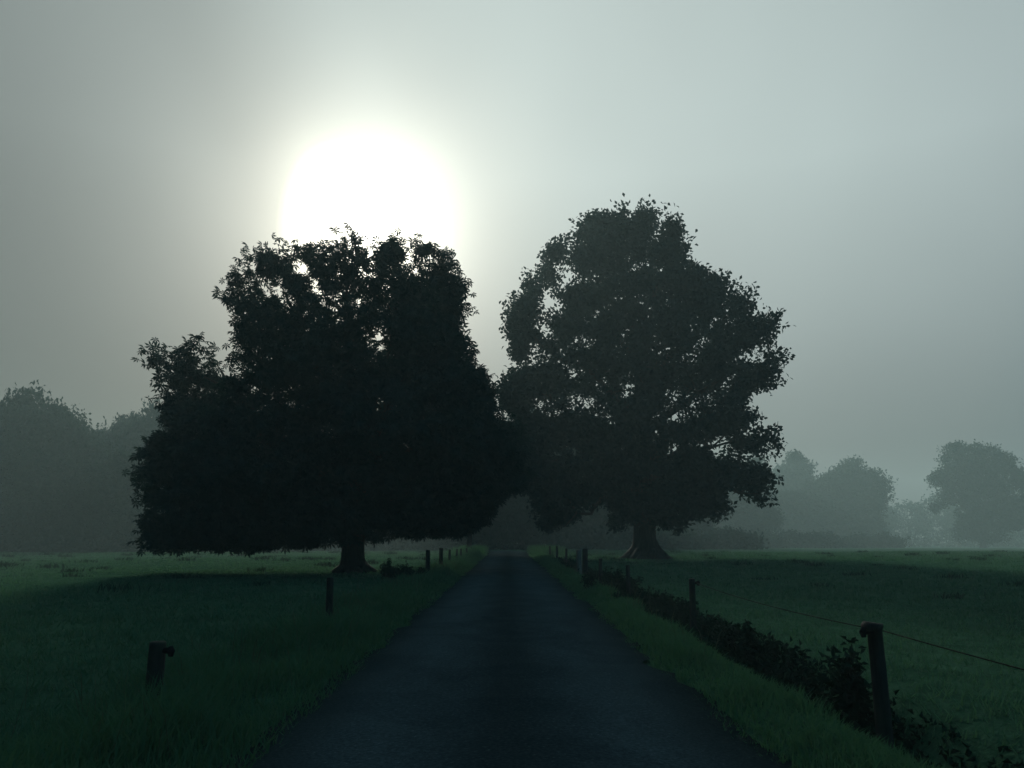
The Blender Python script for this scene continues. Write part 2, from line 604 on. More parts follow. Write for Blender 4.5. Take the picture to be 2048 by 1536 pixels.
def refine(poly, amp, step, seed):
    """adds small irregular teeth between the traced corners"""
    r = np.random.default_rng(seed)
    out = []
    for a, b in zip(poly, np.roll(poly, -1, axis=0)):
        L = np.hypot(*(b - a)); n = max(1, int(L / step))
        nrm = np.array((b[1] - a[1], a[0] - b[0])) / (L + 1e-6)
        for k in range(n):
            j = 0 if k == 0 else r.normal(0, amp)
            out.append(a + (b - a) * k / n + nrm * j)
    return np.array(out)

def limb_path(p0, p1, sag, n, rng, jit):
    p0, p1 = Vector(p0), Vector(p1)
    pts = []
    for i in range(n + 1):
        t = i / n
        p = p0.lerp(p1, t)
        p.z += sag * math.sin(math.pi * t)
        if 0 < i < n:
            p += Vector((rng.uniform(-jit, jit), rng.uniform(-jit, jit), rng.uniform(-jit, jit)))
        pts.append(p)
    return pts

# --- horse chestnut, left of the lane
DL = 31.7
chest_px = [(425, 567), (452, 550), (473, 532), (470, 505), (484, 492), (507, 514), (526, 505), (530, 481), (546, 472), (563, 479), (586, 482), (612, 494),
            (618, 508), (637, 501), (646, 488), (674, 491), (678, 472), (692, 479), (716, 466), (729, 479), (748, 497), (761, 482), (789, 474), (817, 479),
            (840, 472), (849, 486), (877, 486), (900, 509), (919, 518), (923, 546), (937, 562), (944, 586), (928, 599), (919, 616), (935, 643), (932, 671),
            (944, 703), (923, 717), (960, 724), (979, 745), (988, 759), (988, 791), (1006, 812), (1040, 850), (1058, 890), (1064, 945), (1046, 975), (1014, 988),
            (988, 1018), (972, 1048), (932, 1064), (900, 1074), (850, 1074), (800, 1071), (760, 1079), (722, 1084), (690, 1084), (660, 1091), (600, 1094),
            (560, 1097), (500, 1099), (440, 1104), (400, 1102), (340, 1104), (276, 1112), (262, 1090), (268, 1040), (276, 1010), (260, 1000), (268, 975),
            (258, 950), (270, 930), (274, 902), (300, 875), (326, 845), (305, 825), (316, 800), (299, 790), (310, 760), (292, 740), (290, 710), (297, 690),
            (320, 677), (335, 690), (360, 676), (385, 662), (409, 672), (392, 692), (400, 708), (402, 748), (422, 792), (444, 775), (452, 715), (454, 675), (456, 640),
            (444, 622), (437, 600), (431, 575)]
chest_px = [(x, y - 16 if y < 520 else y) for x, y in chest_px]
poly = refine(px_poly(chest_px, DL - 1.6), .07, .4, 2)
base_c = at(706, 1143, DL); base_c.z = tz(base_c.x, DL)
T1 = empty('chestnut_tree', base_c, 'broad dark horse chestnut with drooping leaves and a flat browse line, left of the lane', 'tree')
def px_gaps(lst, d):
    return [(at(x, y, d).x, at(x, y, d).z, r) for x, y, r in lst]
gaps_c = px_gaps([(556, 608, .34), (582, 600, .28), (478, 645, .36), (470, 660, .26), (622, 566, .22), (626, 562, .2), (680, 627, .2), (722, 613, .16), (822, 552, .26),
                  (840, 560, .18), (748, 555, .13), (535, 745, .22), (537, 750, .3), (495, 765, .2), (452, 785, .25), (452, 818, .3), (432, 800, .22), (850, 800, .26),
                  (846, 795, .2), (535, 840, .16), (648, 860, .18), (790, 880, .2), (420, 748, .2), (900, 650, .2), (660, 520, .16), (506, 540, .22), (600, 520, .14), (720, 650, .13)], DL)
P = crown_points(poly, 6.6, .86, 2700, 26, (.22, .34, .20), 21, gaps_c, .205, .07, back_lift=.22, gpad=.24, ragged=.62, ragc=.62, thin=.5, hem=.12, gap_top=.25, top_thin=.45)
# hem of hanging twigs on the underside and skin leaves on the outline
tv, tf = palmate()
rng = np.random.default_rng(5)
sc = rng.uniform(.17, .27, len(P))
rot = rand_rot(len(P), rng, (.85, .5))
big_leaf_order = np.argsort(seg_dist(P[:, [0, 2]], poly))
single = big_leaf_order[np.linspace(0, 2200, 300).astype(int)]
mask = np.ones(len(P), dtype=bool); mask[single] = False
off = np.array((0, base_c.y, 0))
def local(v, base, yc):
    return v + np.array((0, yc, 0)) - np.array(base)
v, f = scatter(tv, tf, local(P[mask], base_c, DL), rot[mask], sc[mask])
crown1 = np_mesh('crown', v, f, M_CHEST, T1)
crown1['kind'] = 'stuff'
leaf_me = None
lp = local(P[single], base_c, DL)
for k, i in enumerate(single):
    if leaf_me is None:
        o = np_mesh('leaf', tv, tf, M_CHEST, T1); leaf_me = o.data
    else:
        o = bpy.data.objects.new('leaf', leaf_me); COL.objects.link(o); o.parent = T1
    M = Matrix([list(r) for r in rot[i] * sc[i]]).to_4x4()
    M.translation = Vector(lp[k])
    o.matrix_local = M
# trunk and limbs
tb = Tubes()
tb.add([(0, 0, -.25), (0.02, 0, .0), (0, 0, .18), (-.02, 0, .5), (-.03, 0, 1.0), (0, 0, 1.6), (.05, .05, 2.6), (.05, .1, 4.2)],
       [.78, .66, .52, .44, .41, .40, .44, .34], 18, .05)
for a in (20, 95, 160, 230, 300, 345):
    c, s = math.cos(R(a)), math.sin(R(a))
    tb.add([(.25 * c, .25 * s, .45), (.48 * c, .48 * s, .14), (.85 * c, .85 * s, -.02), (1.15 * c, 1.15 * s, -.12)], [.2, .19, .12, .05], 8, .05)
tb.build('trunk', M_BARK, T1)
lr = random.Random(3)
for (px, py, dy, r0, z0) in ((350, 720, -1, .17, 2.4), (330, 960, 1.5, .18, 2.0), (520, 520, .5, .2, 3.4), (600, 620, 2.5, .16, 3.0), (690, 500, -1, .2, 4.0), (800, 510, 1.0, .19, 3.8),
                             (900, 600, -1.5, .18, 3.2), (960, 800, 0, .17, 2.7), (1020, 920, 1.2, .16, 2.1), (480, 860, -3.0, .17, 2.3), (820, 880, -3.5, .17, 2.3), (640, 800, 4, .17, 2.6), (850, 760, 4, .17, 2.8)):
    w = at(px, py, DL - 1.6); e = Vector(((w.x - base_c.x) * .88, dy, (w.z - base_c.z) * .94))
    pts = limb_path((0, .05, z0), e, .5, 6, lr, .18)
    t2 = Tubes().add(pts, [r0 * (1 - .13 * i) for i in range(7)], 8, .04)
    for q in range(2, 6):
        p = pts[q]
        for _ in range(3):
            dv = Vector((lr.uniform(-1, 1), lr.uniform(-1, 1), lr.uniform(-.2, .9))) * lr.uniform(.8, 1.6)
            t2.add([p, p + dv * .5 + Vector((0, 0, .08)), p + dv], [r0 * .35, r0 * .2, .012], 5)
    t2.build('limb', M_BARK, T1)

# --- oak, right of the lane
DR = 52.0
z2 = [(570, 45), (600, 55), (650, 48), (690, 66), (725, 75), (750, 120), (815, 140), (815, 195), (835, 210), (850, 245), (870, 270), (900, 290), (900, 315), (930, 310), (1000, 350),
      (1070, 390), (1130, 410), (1150, 450), (1190, 490), (1207, 555), (1172, 580), (1200, 620), (1245, 655), (1222, 690), (1216, 760), (1165, 772), (1150, 795), (1110, 800),
      (1112, 890), (1160, 930), (1200, 975), (1220, 1030), (1220, 1075), (1190, 1110), (1237, 1170), (1205, 1200), (1192, 1270), (1165, 1240), (1120, 1205), (1092, 1252), (1080, 1210),
      (1040, 1180), (1000, 1165), (985, 1240), (1028, 1300), (1020, 1345), (985, 1310), (945, 1342), (900, 1298), (870, 1330), (840, 1340), (838, 1370), (800, 1380), (740, 1362), (710, 1370),
      (690, 1330), (660, 1322), (612, 1340), (592, 1372), (550, 1365), (525, 1352), (545, 1300), (520, 1282), (490, 1240), (430, 1280), (400, 1285), (380, 1340), (340, 1328), (330, 1382),
      (240, 1387), (225, 1372), (235, 1300), (190, 1258), (185, 1222), (120, 1200), (70, 1100), (120, 1000), (170, 925), (120, 895), (45, 835), (50, 765), (75, 722), (120, 702), (182, 684),
      (230, 662), (215, 620), (222, 588), (180, 637), (130, 632), (102, 560), (106, 520), (80, 462), (122, 434), (162, 390), (150, 370), (166, 330), (180, 280), (225, 225), (290, 212),
      (330, 180), (324, 160), (370, 123), (440, 93), (500, 68), (532, 76)]
oak_px = [(970 + x / 2.021, 380 + y / 2.021 - (8 if y < 250 else 0)) for x, y in z2]
poly = refine(px_poly(oak_px, DR - 2.7), .12, .6, 4)
base_o = at(1292, 1117, DR); base_o.z = tz(base_o.x, DR)
T2 = empty('oak_tree', base_o, 'tall spreading oak with a flared trunk and sky gaps in its crown, right of lane', 'tree')
zg = [(300, 375, .5), (290, 435, .5), (345, 430, .5), (385, 440, .3), (235, 455, .2), (430, 450, .3), (265, 525, .4), (405, 560, .55), (425, 565, .4), (205, 600, .3), (570, 375, .35), (495, 410, .25),
      (685, 470, .35), (690, 520, .35), (760, 575, .5), (645, 385, .22), (600, 195, .22), (660, 200, .25), (570, 185, .25), (665, 265, .25), (975, 695, .6), (1020, 690, .55), (1000, 700, .5), (1040, 715, .35), (815, 690, .35),
      (880, 620, .3), (380, 680, .45), (330, 690, .4), (250, 635, .35), (405, 810, .55), (440, 830, .6), (480, 835, .55), (380, 860, .45), (490, 870, .45), (530, 850, .3), (545, 890, .25), (265, 870, .55), (230, 860, .4),
      (820, 825, .45), (780, 860, .4), (710, 870, .4), (870, 855, .45), (840, 865, .35), (790, 800, .25), (640, 750, .3), (720, 950, .45), (690, 950, .35), (740, 945, .3), (1045, 875, .25), (870, 1050, .4), (820, 1050, .3),
      (970, 1065, .45), (1080, 1080, .45), (1075, 1110, .3), (1000, 1000, .2), (330, 1050, .35), (345, 1055, .3), (360, 300, .3), (440, 280, .22), (935, 805, .25), (1060, 505, .35), (1150, 525, .3), (945, 478, .18), (200, 325, .25), (1090, 660, .3)]
gaps_o = px_gaps([(970 + x / 2.021, 380 + y / 2.021, r) for x, y, r in zg], DR)
P = crown_points(poly, 8.5, .88, 3000, 15, (.42, .6, .24), 33, gaps_o, .385, .14, back_lift=.1, gpad=.78, ragged=.6, ragc=1.1, thin=.35, ylen=18.0)
vs, fs, nv = [], [], 0
rng = np.random.default_rng(9)
for q in range(3):
    tv, tf = sprig(6, .20, .30, .17, 40 + q)
    pp = P[q::3]
    v, f = scatter(tv, tf, local(pp, base_o, DR), rand_rot(len(pp), rng), rng.uniform(.8, 1.25, len(pp)))
    vs.append(v); fs.append(f + nv); nv += len(v)
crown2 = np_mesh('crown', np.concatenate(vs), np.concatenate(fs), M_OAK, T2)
crown2['kind'] = 'stuff'
tb = Tubes()
tb.add([(0, 0, -.3), (0, 0, .0), (0, 0, .25), (0, 0, .7), (0, 0, 1.3), (.02, 0, 2.2), (.04, 0, 3.4), (.0, .1, 5.5), (.1, .2, 8), (.0, .2, 11), (-.3, .1, 15), (-.5, 0, 19)],
       [1.55, 1.30, 1.02, .82, .72, .66, .64, .60, .5, .38, .24, .1], 22, .05)
for a in (0, 50, 110, 178, 225, 290, 330):
    c, s = math.cos(R(a)), math.sin(R(a))
    tb.add([(.45 * c, .45 * s, 1.1), (.85 * c, .85 * s, .42), (1.35 * c, 1.35 * s, .08), (1.9 * c, 1.9 * s, -.12)], [.26, .24, .14, .04], 9, .05)
tb.build('trunk', M_BARK, T2)
for (px, py, dy, r0, z0) in ((1030, 760, -1, .22, 6.5), (1040, 620, 1.5, .26, 9), (1120, 500, -2, .2, 12), (1240, 420, 1, .16, 15), (1340, 470, -1, .17, 14), (1440, 590, 1.5, .26, 10), (1560, 700, -1.5, .28, 8),
                             (1560, 860, 2, .24, 6), (1550, 980, -2, .24, 5), (1460, 1020, 3, .18, 4.2), (1110, 1050, -2.5, .22, 4.4), (1080, 900, 2, .22, 5.6), (1300, 720, -5, .24, 7), (1250, 800, 5.5, .24, 6.5), (1420, 820, -5, .22, 6), (1180, 880, -5, .2, 5.5)):
    w = at(px, py, DR - 2.7); e = Vector(((w.x - base_o.x) * .9, dy, (w.z - base_o.z) * .95))
    pts = limb_path((0, .05, z0), e, .5, 7, lr, .35)
    t2 = Tubes().add(pts, [r0 * (1 - .125 * i) for i in range(8)], 8, .04)
    for q in range(2, 7):
        p = pts[q]
        for _ in range(3):
            dv = Vector((lr.uniform(-1, 1), lr.uniform(-1, 1), lr.uniform(-.3, .8))) * lr.uniform(1.2, 2.4)
            t2.add([p, p + dv * .5 + Vector((0, 0, .12)), p + dv], [r0 * .32, r0 * .18, .015], 5)
    t2.build('limb', M_BARK, T2)

# ------------------------------------------------------------------ trees standing further back in the mist
def blob_poly(w, h, z0, seed, flat=.9, top=.55):
    """outline of a free-standing crown: width w, top at h, underside at z0"""
    r = np.random.default_rng(seed)
    n = 56
    ph = r.uniform(0, 6.28, 6)
    pts = []
    for k in range(n):
        a = 2 * math.pi * k / n
        rr = 1 + .13 * math.sin(3 * a + ph[0]) + .11 * math.sin(5 * a + ph[1]) + .07 * math.sin(9 * a + ph[2]) + .04 * math.sin(14 * a + ph[3])
        c, s = math.cos(a), math.sin(a)
        c = math.copysign(abs(c) ** flat, c); s = math.copysign(abs(s) ** flat, s)
        zc = z0 + (h - z0) * (1 - top)
        zz = zc + (h - zc) * s * rr if s > 0 else zc + (zc - z0) * max(s * rr, -1.0)
        pts.append((w / 2 * c * rr, zz))
    return np.array(pts)

def crown_mesh(name, poly, ncl, per, sig, leaf, seed, parent, yb, base, gaps=(), gapn=.2, Rr=None, matl=None, ragged=1.6, gpad=.5):
    P = crown_points(poly, Rr or (poly[:, 0].max() - poly[:, 0].min()) * .45, .85, ncl, per, sig, seed, gaps, gapn, .2, ragged=ragged, ragc=1.5, thin=.5, hem=.4, gpad=gpad)
    rng = np.random.default_rng(seed + 1)
    tv, tf = sprig(5, leaf * .75, leaf, leaf * .62, seed)
    v, f = scatter(tv, tf, P + np.array((0, yb, 0)) - np.array(base), rand_rot(len(P), rng), rng.uniform(.75, 1.3, len(P)))
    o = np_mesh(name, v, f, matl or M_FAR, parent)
    o['kind'] = 'stuff'
    return o

def small_trunk(parent, h, r, seed, spread):
    rr = random.Random(seed)
    t = Tubes().add([(0, 0, -.3), (0, 0, 0), (0, 0, .5), (.05, 0, 1.6), (rr.uniform(-.2, .2), 0, h * .5), (rr.uniform(-.4, .4), 0, h * .82)], [r * 1.9, r * 1.5, r * 1.1, r, r * .7, r * .2], 10, .05)
    o = t.build('trunk', M_BARK, parent)
    t = Tubes()
    for k in range(7):
        a = rr.uniform(0, 6.28)
        z = h * rr.uniform(.25, .5)
        t.add([(0, 0, z), (spread * .3 * math.cos(a), spread * .3 * math.sin(a), z + h * .12), (spread * .7 * math.cos(a), spread * .7 * math.sin(a), z + h * .25)], [r * .5, r * .3, .03], 6)
    t.build('branches', M_BARK, parent)
    return o

# the lone field oak at the right edge has its own outline
z7 = [(1480, 105), (1600, 130), (1700, 120), (1850, 160), (1960, 210), (1990, 300), (2040, 335), (2110, 380), (2180, 470), (2190, 600), (2120, 720), (2050, 850), (1960, 830), (1900, 860), (1885, 940), (1780, 960),
      (1700, 930), (1620, 900), (1530, 942), (1518, 820), (1550, 760), (1528, 660), (1600, 622), (1500, 608), (1420, 640), (1350, 670), (1310, 700), (1288, 660), (1360, 610), (1368, 540), (1420, 470),
      (1350, 490), (1298, 440), (1320, 380), (1390, 300), (1430, 270), (1385, 232), (1440, 170), (1430, 130)]
DO = 225.0
poly = refine(px_poly([(1560 + x / 4.197, 860 + y / 4.197) for x, y in z7], DO - 2), .3, 1.2, 8)
base_f = at(1966, 1094, DO); base_f.z = tz(base_f.x, DO)
T3 = empty('field_tree', base_f, 'misty lone oak with a side limb, standing out in the field at the right edge', 'tree')
crown_mesh('crown', poly, 1300, 10, (.75, 1.1, .5), .62, 61, T3, DO, base_f, px_gaps([(1560 + 1815 / 4.197, 860 + 390 / 4.197, .7), (1560 + 1650 / 4.197, 860 + 255 / 4.197, .4), (1560 + 2010 / 4.197, 860 + 530 / 4.197, .7), (1560 + 1880 / 4.197, 860 + 730 / 4.197, .6)], DO), .36, 6.0, None, 1.2, 2.2)
small_trunk(T3, 18, .7, 5, 8)

# crown variants shared by the trees of the woods
PROTO = []
for k, (w, h, z0, flat, top) in enumerate(((12, 14, .3, .9, .55), (10, 13, .2, .85, .6), (14, 13, .4, .9, .5), (9, 14, .3, .95, .6))):
    poly = blob_poly(w, h, z0, 70 + k, flat, top)
    o = crown_mesh('crown', poly, 1000, 9, (.5, .8, .36), .42, 80 + k, None, 0, (0, 0, 0), (), .26)
    tr = small_trunk(None, h, .35, 90 + k, w * .4)
    lb = [q for q in COL.objects if q.name.startswith('branches') and q.parent is None][0]
    PROTO.append((o, tr, lb, w, h))
    for q in (o, tr, lb):
        COL.objects.unlink(q)

def wood_tree(px, top_y, d, wpx, kind, name, label, group=None, rot=0.0):
    w0, h0 = PROTO[kind][3:]
    b = ground_at(px, 1100); x = at(px, 1072, d).x
    zb = tz(x, d)
    top = at(px, top_y, d).z - zb
    wid = wpx * d / F_PX
    t = empty(name, (x, d, zb), label, 'tree', group)
    for src in PROTO[kind][:3]:
        c = src.copy()
        COL.objects.link(c)
        c.parent = t
        sz = top / h0
        c.scale = (wid / w0, (wid / w0 + sz) / 2, sz)
        c.rotation_euler = (0, 0, rot)
    return t
WG = 'trees of the wood behind the left field'
RG = 'trees of the misty wood behind the right field'
wood_tree(12, 797, 88, 190, 2, 'wood_tree', 'tallest round-topped wood tree at the left edge of the photo', WG)
wood_tree(132, 838, 90, 160, 0, 'wood_tree', 'wood tree with a sloping top, between the tall left edge tree and a paler dome', WG, 0.1)
wood_tree(218, 838, 112, 110, 1, 'wood_tree', 'paler dome-topped wood tree in the dip of the left wood', WG, 3.3)
wood_tree(305, 826, 108, 130, 2, 'wood_tree', 'wood tree rising behind the left rim of the horse chestnut', WG, 3.0)
wood_tree(70, 900, 82, 150, 1, 'wood_tree', 'lower dark wood tree in front of the left edge wood', WG, .2)
wood_tree(220, 920, 84, 150, 3, 'wood_tree', 'lower wood tree before the pale dome, beside the horse chestnut', WG, .1)
wood_tree(420, 900, 104, 160, 0, 'wood_tree', 'wood tree hidden down to its base behind the left half of the chestnut', WG, .1)
wood_tree(560, 920, 106, 170, 2, 'wood_tree', 'wood tree seen only under the chestnut hem, left of its trunk', WG, .3)
wood_tree(800, 930, 106, 170, 0, 'wood_tree', 'wood tree seen under the chestnut hem, right of its trunk', WG, 3.2)
wood_tree(930, 900, 96, 150, 1, 'wood_tree', 'wood tree behind the left fence posts and the chestnut edge', WG, .0)
wood_tree(1045, 828, 104, 130, 3, 'wood_tree', 'pale wood tree closing the view where the lane ends', None, .1)
wood_tree(1010, 905, 92, 130, 0, 'wood_tree', 'darker wood tree just left of the lane end', None, .2)
wood_tree(1110, 900, 100, 120, 1, 'wood_tree', 'wood tree between the lane end and the oak trunk', RG, 3.1)
wood_tree(1210, 905, 102, 140, 0, 'wood_tree', 'wood tree close behind the oak trunk, on its left', RG, .2)
wood_tree(1360, 915, 135, 160, 2, 'wood_tree', 'wood tree showing under the oak branches, right of its trunk', RG, .1)
wood_tree(1480, 935, 190, 150, 0, 'wood_tree', 'misty wood tree behind the drooping right branches of the oak', RG, 3.0)
wood_tree(1592, 921, 275, 110, 3, 'wood_tree', 'palest tall wood tree emerging beside the right rim of the oak', RG, .0)
wood_tree(1625, 985, 235, 150, 1, 'wood_tree', 'lower misty wood tree in front of the palest tall one', RG, .3)
wood_tree(1705, 927, 245, 140, 2, 'wood_tree', 'misty dome-shaped wood tree in the gap left of the lone field oak', RG, .2)

# added tree over the left verge, shaped to shade lane and near right field
poly = np.array([(-5.2, 5), (-4.2, 3.4), (-3, 3.1), (-1.2, 4.0), (.2, 5.0), (.9, 6.6), (.5, 8.2), (-.8, 9.6), (-1.8, 11.5), (-2.7, 13.5), (-3.6, 15.6), (-3.9, 18.0), (-4.3, 20.4), (-5.6, 21.6), (-7.4, 21.4), (-8.8, 19.6), (-9.3, 17.0), (-8.6, 14.0), (-8.2, 11.6), (-6.9, 9), (-5.6, 6.5)])
b4 = (-2.95, 63.5, tz(-2.95, 63.5))
T4 = empty('added_shade_tree', b4, 'added tall shade tree over the far left verge, half hidden between the chestnut and oak crowns', 'tree')
crown_mesh('crown', refine(poly, .15, .8, 6), 1100, 9, (.45, .7, .35), .4, 66, T4, 63.5, b4, (), .15, 3.6, ragged=.6)
small_trunk(T4, 19.0, .18, 8, 2)

# far wood behind, a single mass in the mist
rng = np.random.default_rng(77)
vs, fs, nv = [], [], 0
tv, tf = sprig(5, .5, .75, .5, 3)
for k in range(46):
    x = -245 + k * 10.8 + rng.uniform(-2, 2)
    y = rng.uniform(300, 325)
    hgt = rng.uniform(14, 19)
    n = 420
    a = rng.uniform(0, 2 * math.pi, n); el = np.arccos(rng.uniform(-.2, 1, n)); rr = rng.uniform(.7, 1, n) ** .5
    p = np.stack([x + 9 * rr * np.cos(a) * np.sin(el), y + 6 * rr * np.sin(a) * np.sin(el), -1.6 + hgt * .45 + hgt * .55 * rr * np.cos(el) * (.85 + .3 * rng.uniform(0, 1, n))], 1)
    p2 = np.stack([x + rng.uniform(-8, 8, 320), y + rng.uniform(-6, 3, 320), rng.uniform(-3.5, hgt * .5, 320)], 1)
    p = np.concatenate([p, p2])
    v, f = scatter(tv, tf, p, rand_rot(len(p), rng), rng.uniform(.9, 1.6, len(p)))
    vs.append(v); fs.append(f + nv); nv += len(v)
tag(np_mesh('far_wood', np.concatenate(vs), np.concatenate(fs), M_FAR), 'far line of trees fading into the mist behind the fields', 'wood', kind='stuff')

# undergrowth along the foot of the left wood and behind the lane end
vs, fs, nv = [], [], 0
tv, tf = sprig(5, .3, .45, .3, 12)
for (x0, y0, x1, y1, n, h) in ((-62, 78, -28, 84, 2400, 2.8), (-30, 92, -6, 102, 2000, 2.4), (-10, 92, 12, 98, 900, 2.2), (10, 98, 34, 112, 1800, 2.4), (34, 140, 70, 176, 1800, 3.2), (66, 178, 90, 186, 1200, 3.2), (92, 268, 200, 268, 2600, 6.0)):
    t = rng.uniform(0, 1, n)
    x = x0 + (x1 - x0) * t + rng.normal(0, .6, n); y = y0 + (y1 - y0) * t + rng.normal(0, 1.2, n)
    z = rng.uniform(0, 1, n) * h * (.5 + .7 * vnoise(np.stack([x, y], 1), (2.5, 2.5), 8)) + terrain(x, y)
    p = np.stack([x, y, z], 1)
    v, f = scatter(tv, tf, p, rand_rot(n, rng), rng.uniform(.8, 1.4, n))
    vs.append(v); fs.append(f + nv); nv += len(v)
tag(np_mesh('undergrowth', np.concatenate(vs), np.concatenate(fs), M_FAR), 'dark undergrowth along the foot of the woods', 'undergrowth', kind='stuff')

# ------------------------------------------------------------------ fence posts
def post_mesh(h, w, seed, flare=0.0, square=False):
    rr = random.Random(seed)
    t = Tubes()
    lean = rr.uniform(-.02, .02)
    seg = 4 if square else 10
    pts, rad = [(0, 0, -.35), (0, 0, 0), (lean * .3, 0, h * .35), (lean * .7, 0, h * .75), (lean * .95, 0, h * .94)], [w * .56, w * .54, w * .52, w * .5, w * .49]
    if flare:
        pts += [(lean - flare * .2, 0, h * .955), (lean - flare * .35, 0, h * .985), (lean - flare * .3, 0, h)]
        rad += [w * .5 + flare * .55, w * .5 + flare * .6, w * .44 + flare * .4]
    else:
        pts += [(lean, 0, h * .985), (lean, 0, h)]
        rad += [w * .48, w * .40]
    t.add(pts, rad, seg, .03)
    return t

def fence_post(px, d, top_y, w, label, group, seed, mat_=M_POST, flare=0.0, square=False, insul=0, name='fence_post'):
    x = at(px, 1072, d).x
    z = tz(x, d)
    h = at(px, top_y, d).z - z
    t = empty(name, (x, d, z), label, 'fence post', group)
    post_mesh(h, w, seed, flare, square).build('shaft', mat_, t, smooth=not square)
    if insul:
        q = Tubes()
        sx = 1 if insul > 0 else -1
        q.add([(sx * w * .40, -.01, h - .07), (sx * (w * .5 + .03), -.01, h - .07), (sx * (w * .5 + .05), -.01, h - .075)], [.022, .026, .034], 8)
        q.add([(sx * (w * .5 + .05), -.01, h - .115), (sx * (w * .5 + .055), -.01, h - .075), (sx * (w * .5 + .045), -.01, h - .035)], [.020, .030, .018], 8)
        q.build('insulator', M_PLASTIC, t)
    return x, d, z + h
GR, GL = 'fence posts along the right of the lane', 'fence posts along the left of the lane'
def dr(px): return F_PX * POST_X_R / (px - 1015)
def dl(px): return F_PX * -POST_X_L / (1015 - px)
tops = []
R_POSTS = [(1737, 1245, .122, 'thick dark post with a lopsided flared top, nearest on the right of the lane', dict(flare=.045, insul=-1)),
           (1380, 1157, .105, 'round-topped dark post rising from ditch weeds, next beyond the flared nearest one', dict(insul=1)),
           (1255, 1130, .105, 'dark post with a bushy weed at its foot, below and left of the oak trunk', {}),
           (1199, 1117, .12, 'short dark post half lost in weeds, just right of the double gate post', {}),
           (1169, 1097, .21, 'tall dark thick post standing against the pale square one', {}),
           (1157, 1099, .22, 'pale silvered square post, the only light one, beside a dark thick post', dict(mat_=M_PALE, square=True)),
           (1132, 1097, .12, 'first thin post beyond the pale square post on the right', {}),
           (1114, 1092, .14, 'slightly thicker post, second beyond the pale square post', {}),
           (1100, 1092, .12, 'small far post, third beyond the pale square post', {}),
           (1089, 1091, .12, 'small far post, fourth beyond the pale square post', {}),
           (1078, 1090, .12, 'tiny farthest clear post on the right, beside lit yellowish grass', {}),
           (1070, 1091, .11, 'faint tiny post on the right, last before the lane end', {})]
for i, (px, ty, w, lab, kw) in enumerate(R_POSTS):
    d = dr(px) if px != 1157 else dr(1169) - 1.2
    tops.append(fence_post(px, d, ty, w, lab, GR, 100 + i, **kw))
L_POSTS = [(332, 1283, .135, 'stout dark post with an insulator knob, nearest on the left of the lane', dict(insul=1)),
           (665, 1155, .115, 'dark post standing in long grass in front of the chestnut trunk', {}),
           (857, 1100, .16, 'thick short post, first right of the chestnut trunk', {}),
           (883, 1096, .17, 'thickest tall post among those right of the chestnut trunk', {}),
           (900, 1099, .12, 'small post, third right of the chestnut trunk', {}),
           (914, 1098, .12, 'small post, fourth right of the chestnut trunk, close before its twin', {}),
           (922, 1097, .12, 'small post close beyond its twin, fifth right of the chestnut trunk', {}),
           (934, 1096, .12, 'tiny post, sixth right of the chestnut trunk', {}),
           (943, 1096, .12, 'faint tiny post on the left, last before lit yellowish grass', {})]
for i, (px, ty, w, lab, kw) in enumerate(L_POSTS):
    fence_post(px, dl(px), ty, w, lab, GL, 130 + i, **kw)

# the wire that hangs between the near right posts
def span(a, b, sag, r, name, label, group):
    pts = []
    for i in range(13):
        t = i / 12
        p = Vector(a).lerp(Vector(b), t); p.z -= sag * 4 * t * (1 - t)
        pts.append(p)
    tag(Tubes().add(pts, [r] * 13, 6).build(name, M_WIRE), label, 'wire', group)
def wp(i):
    x, y, z = tops[i]
    return (x + .07, y, z - .07)
near = (POST_X_R + .05, .9, tops[0][2] - .06)
span(wp(0), near, .03, .0045, 'fence_wire', 'fence wire running from the flared nearest post out past the right edge', 'fence wires')
span(wp(1), wp(0), .05, .0045, 'fence_wire', 'slack fence wire between the flared nearest post and the next one', 'fence wires')

# ------------------------------------------------------------------ weeds
def weed_mesh(name, h, n_stem, spread, seed, parent, origin=(0, 0, 0)):
    r = np.random.default_rng(seed)
    st = Tubes(); pos = []
    for k in range(n_stem):
        a = r.uniform(0, 6.28); q = spread * math.sqrt(r.uniform(0, 1))
        b = Vector((q * math.cos(a), q * math.sin(a), 0))
        hh = h * r.uniform(.6, 1.0) * (1 - .35 * q / spread)
        tip = b + Vector((r.normal(0, .08) + b.x * .4, r.normal(0, .08) + b.y * .4, hh))
        st.add([b + Vector((0, 0, -.05)), b.lerp(tip, .5), tip], [.008, .006, .003], 4, cap=False)
        for j in range(int(hh / .028)):
            t = r.uniform(.12, 1.0)
            pos.append(b.lerp(tip, t) + Vector(r.normal(0, .035, 3)))
    st.build('stems', M_WEED, parent)
    tv, tf = sprig(4, .03, .085, .034, seed + 1)
    p = np.array([tuple(v) for v in pos])
    v, f = scatter(tv, tf, p, rand_rot(len(p), r), r.uniform(.7, 1.3, len(p)))
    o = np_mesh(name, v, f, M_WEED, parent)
    o['kind'] = 'stuff'

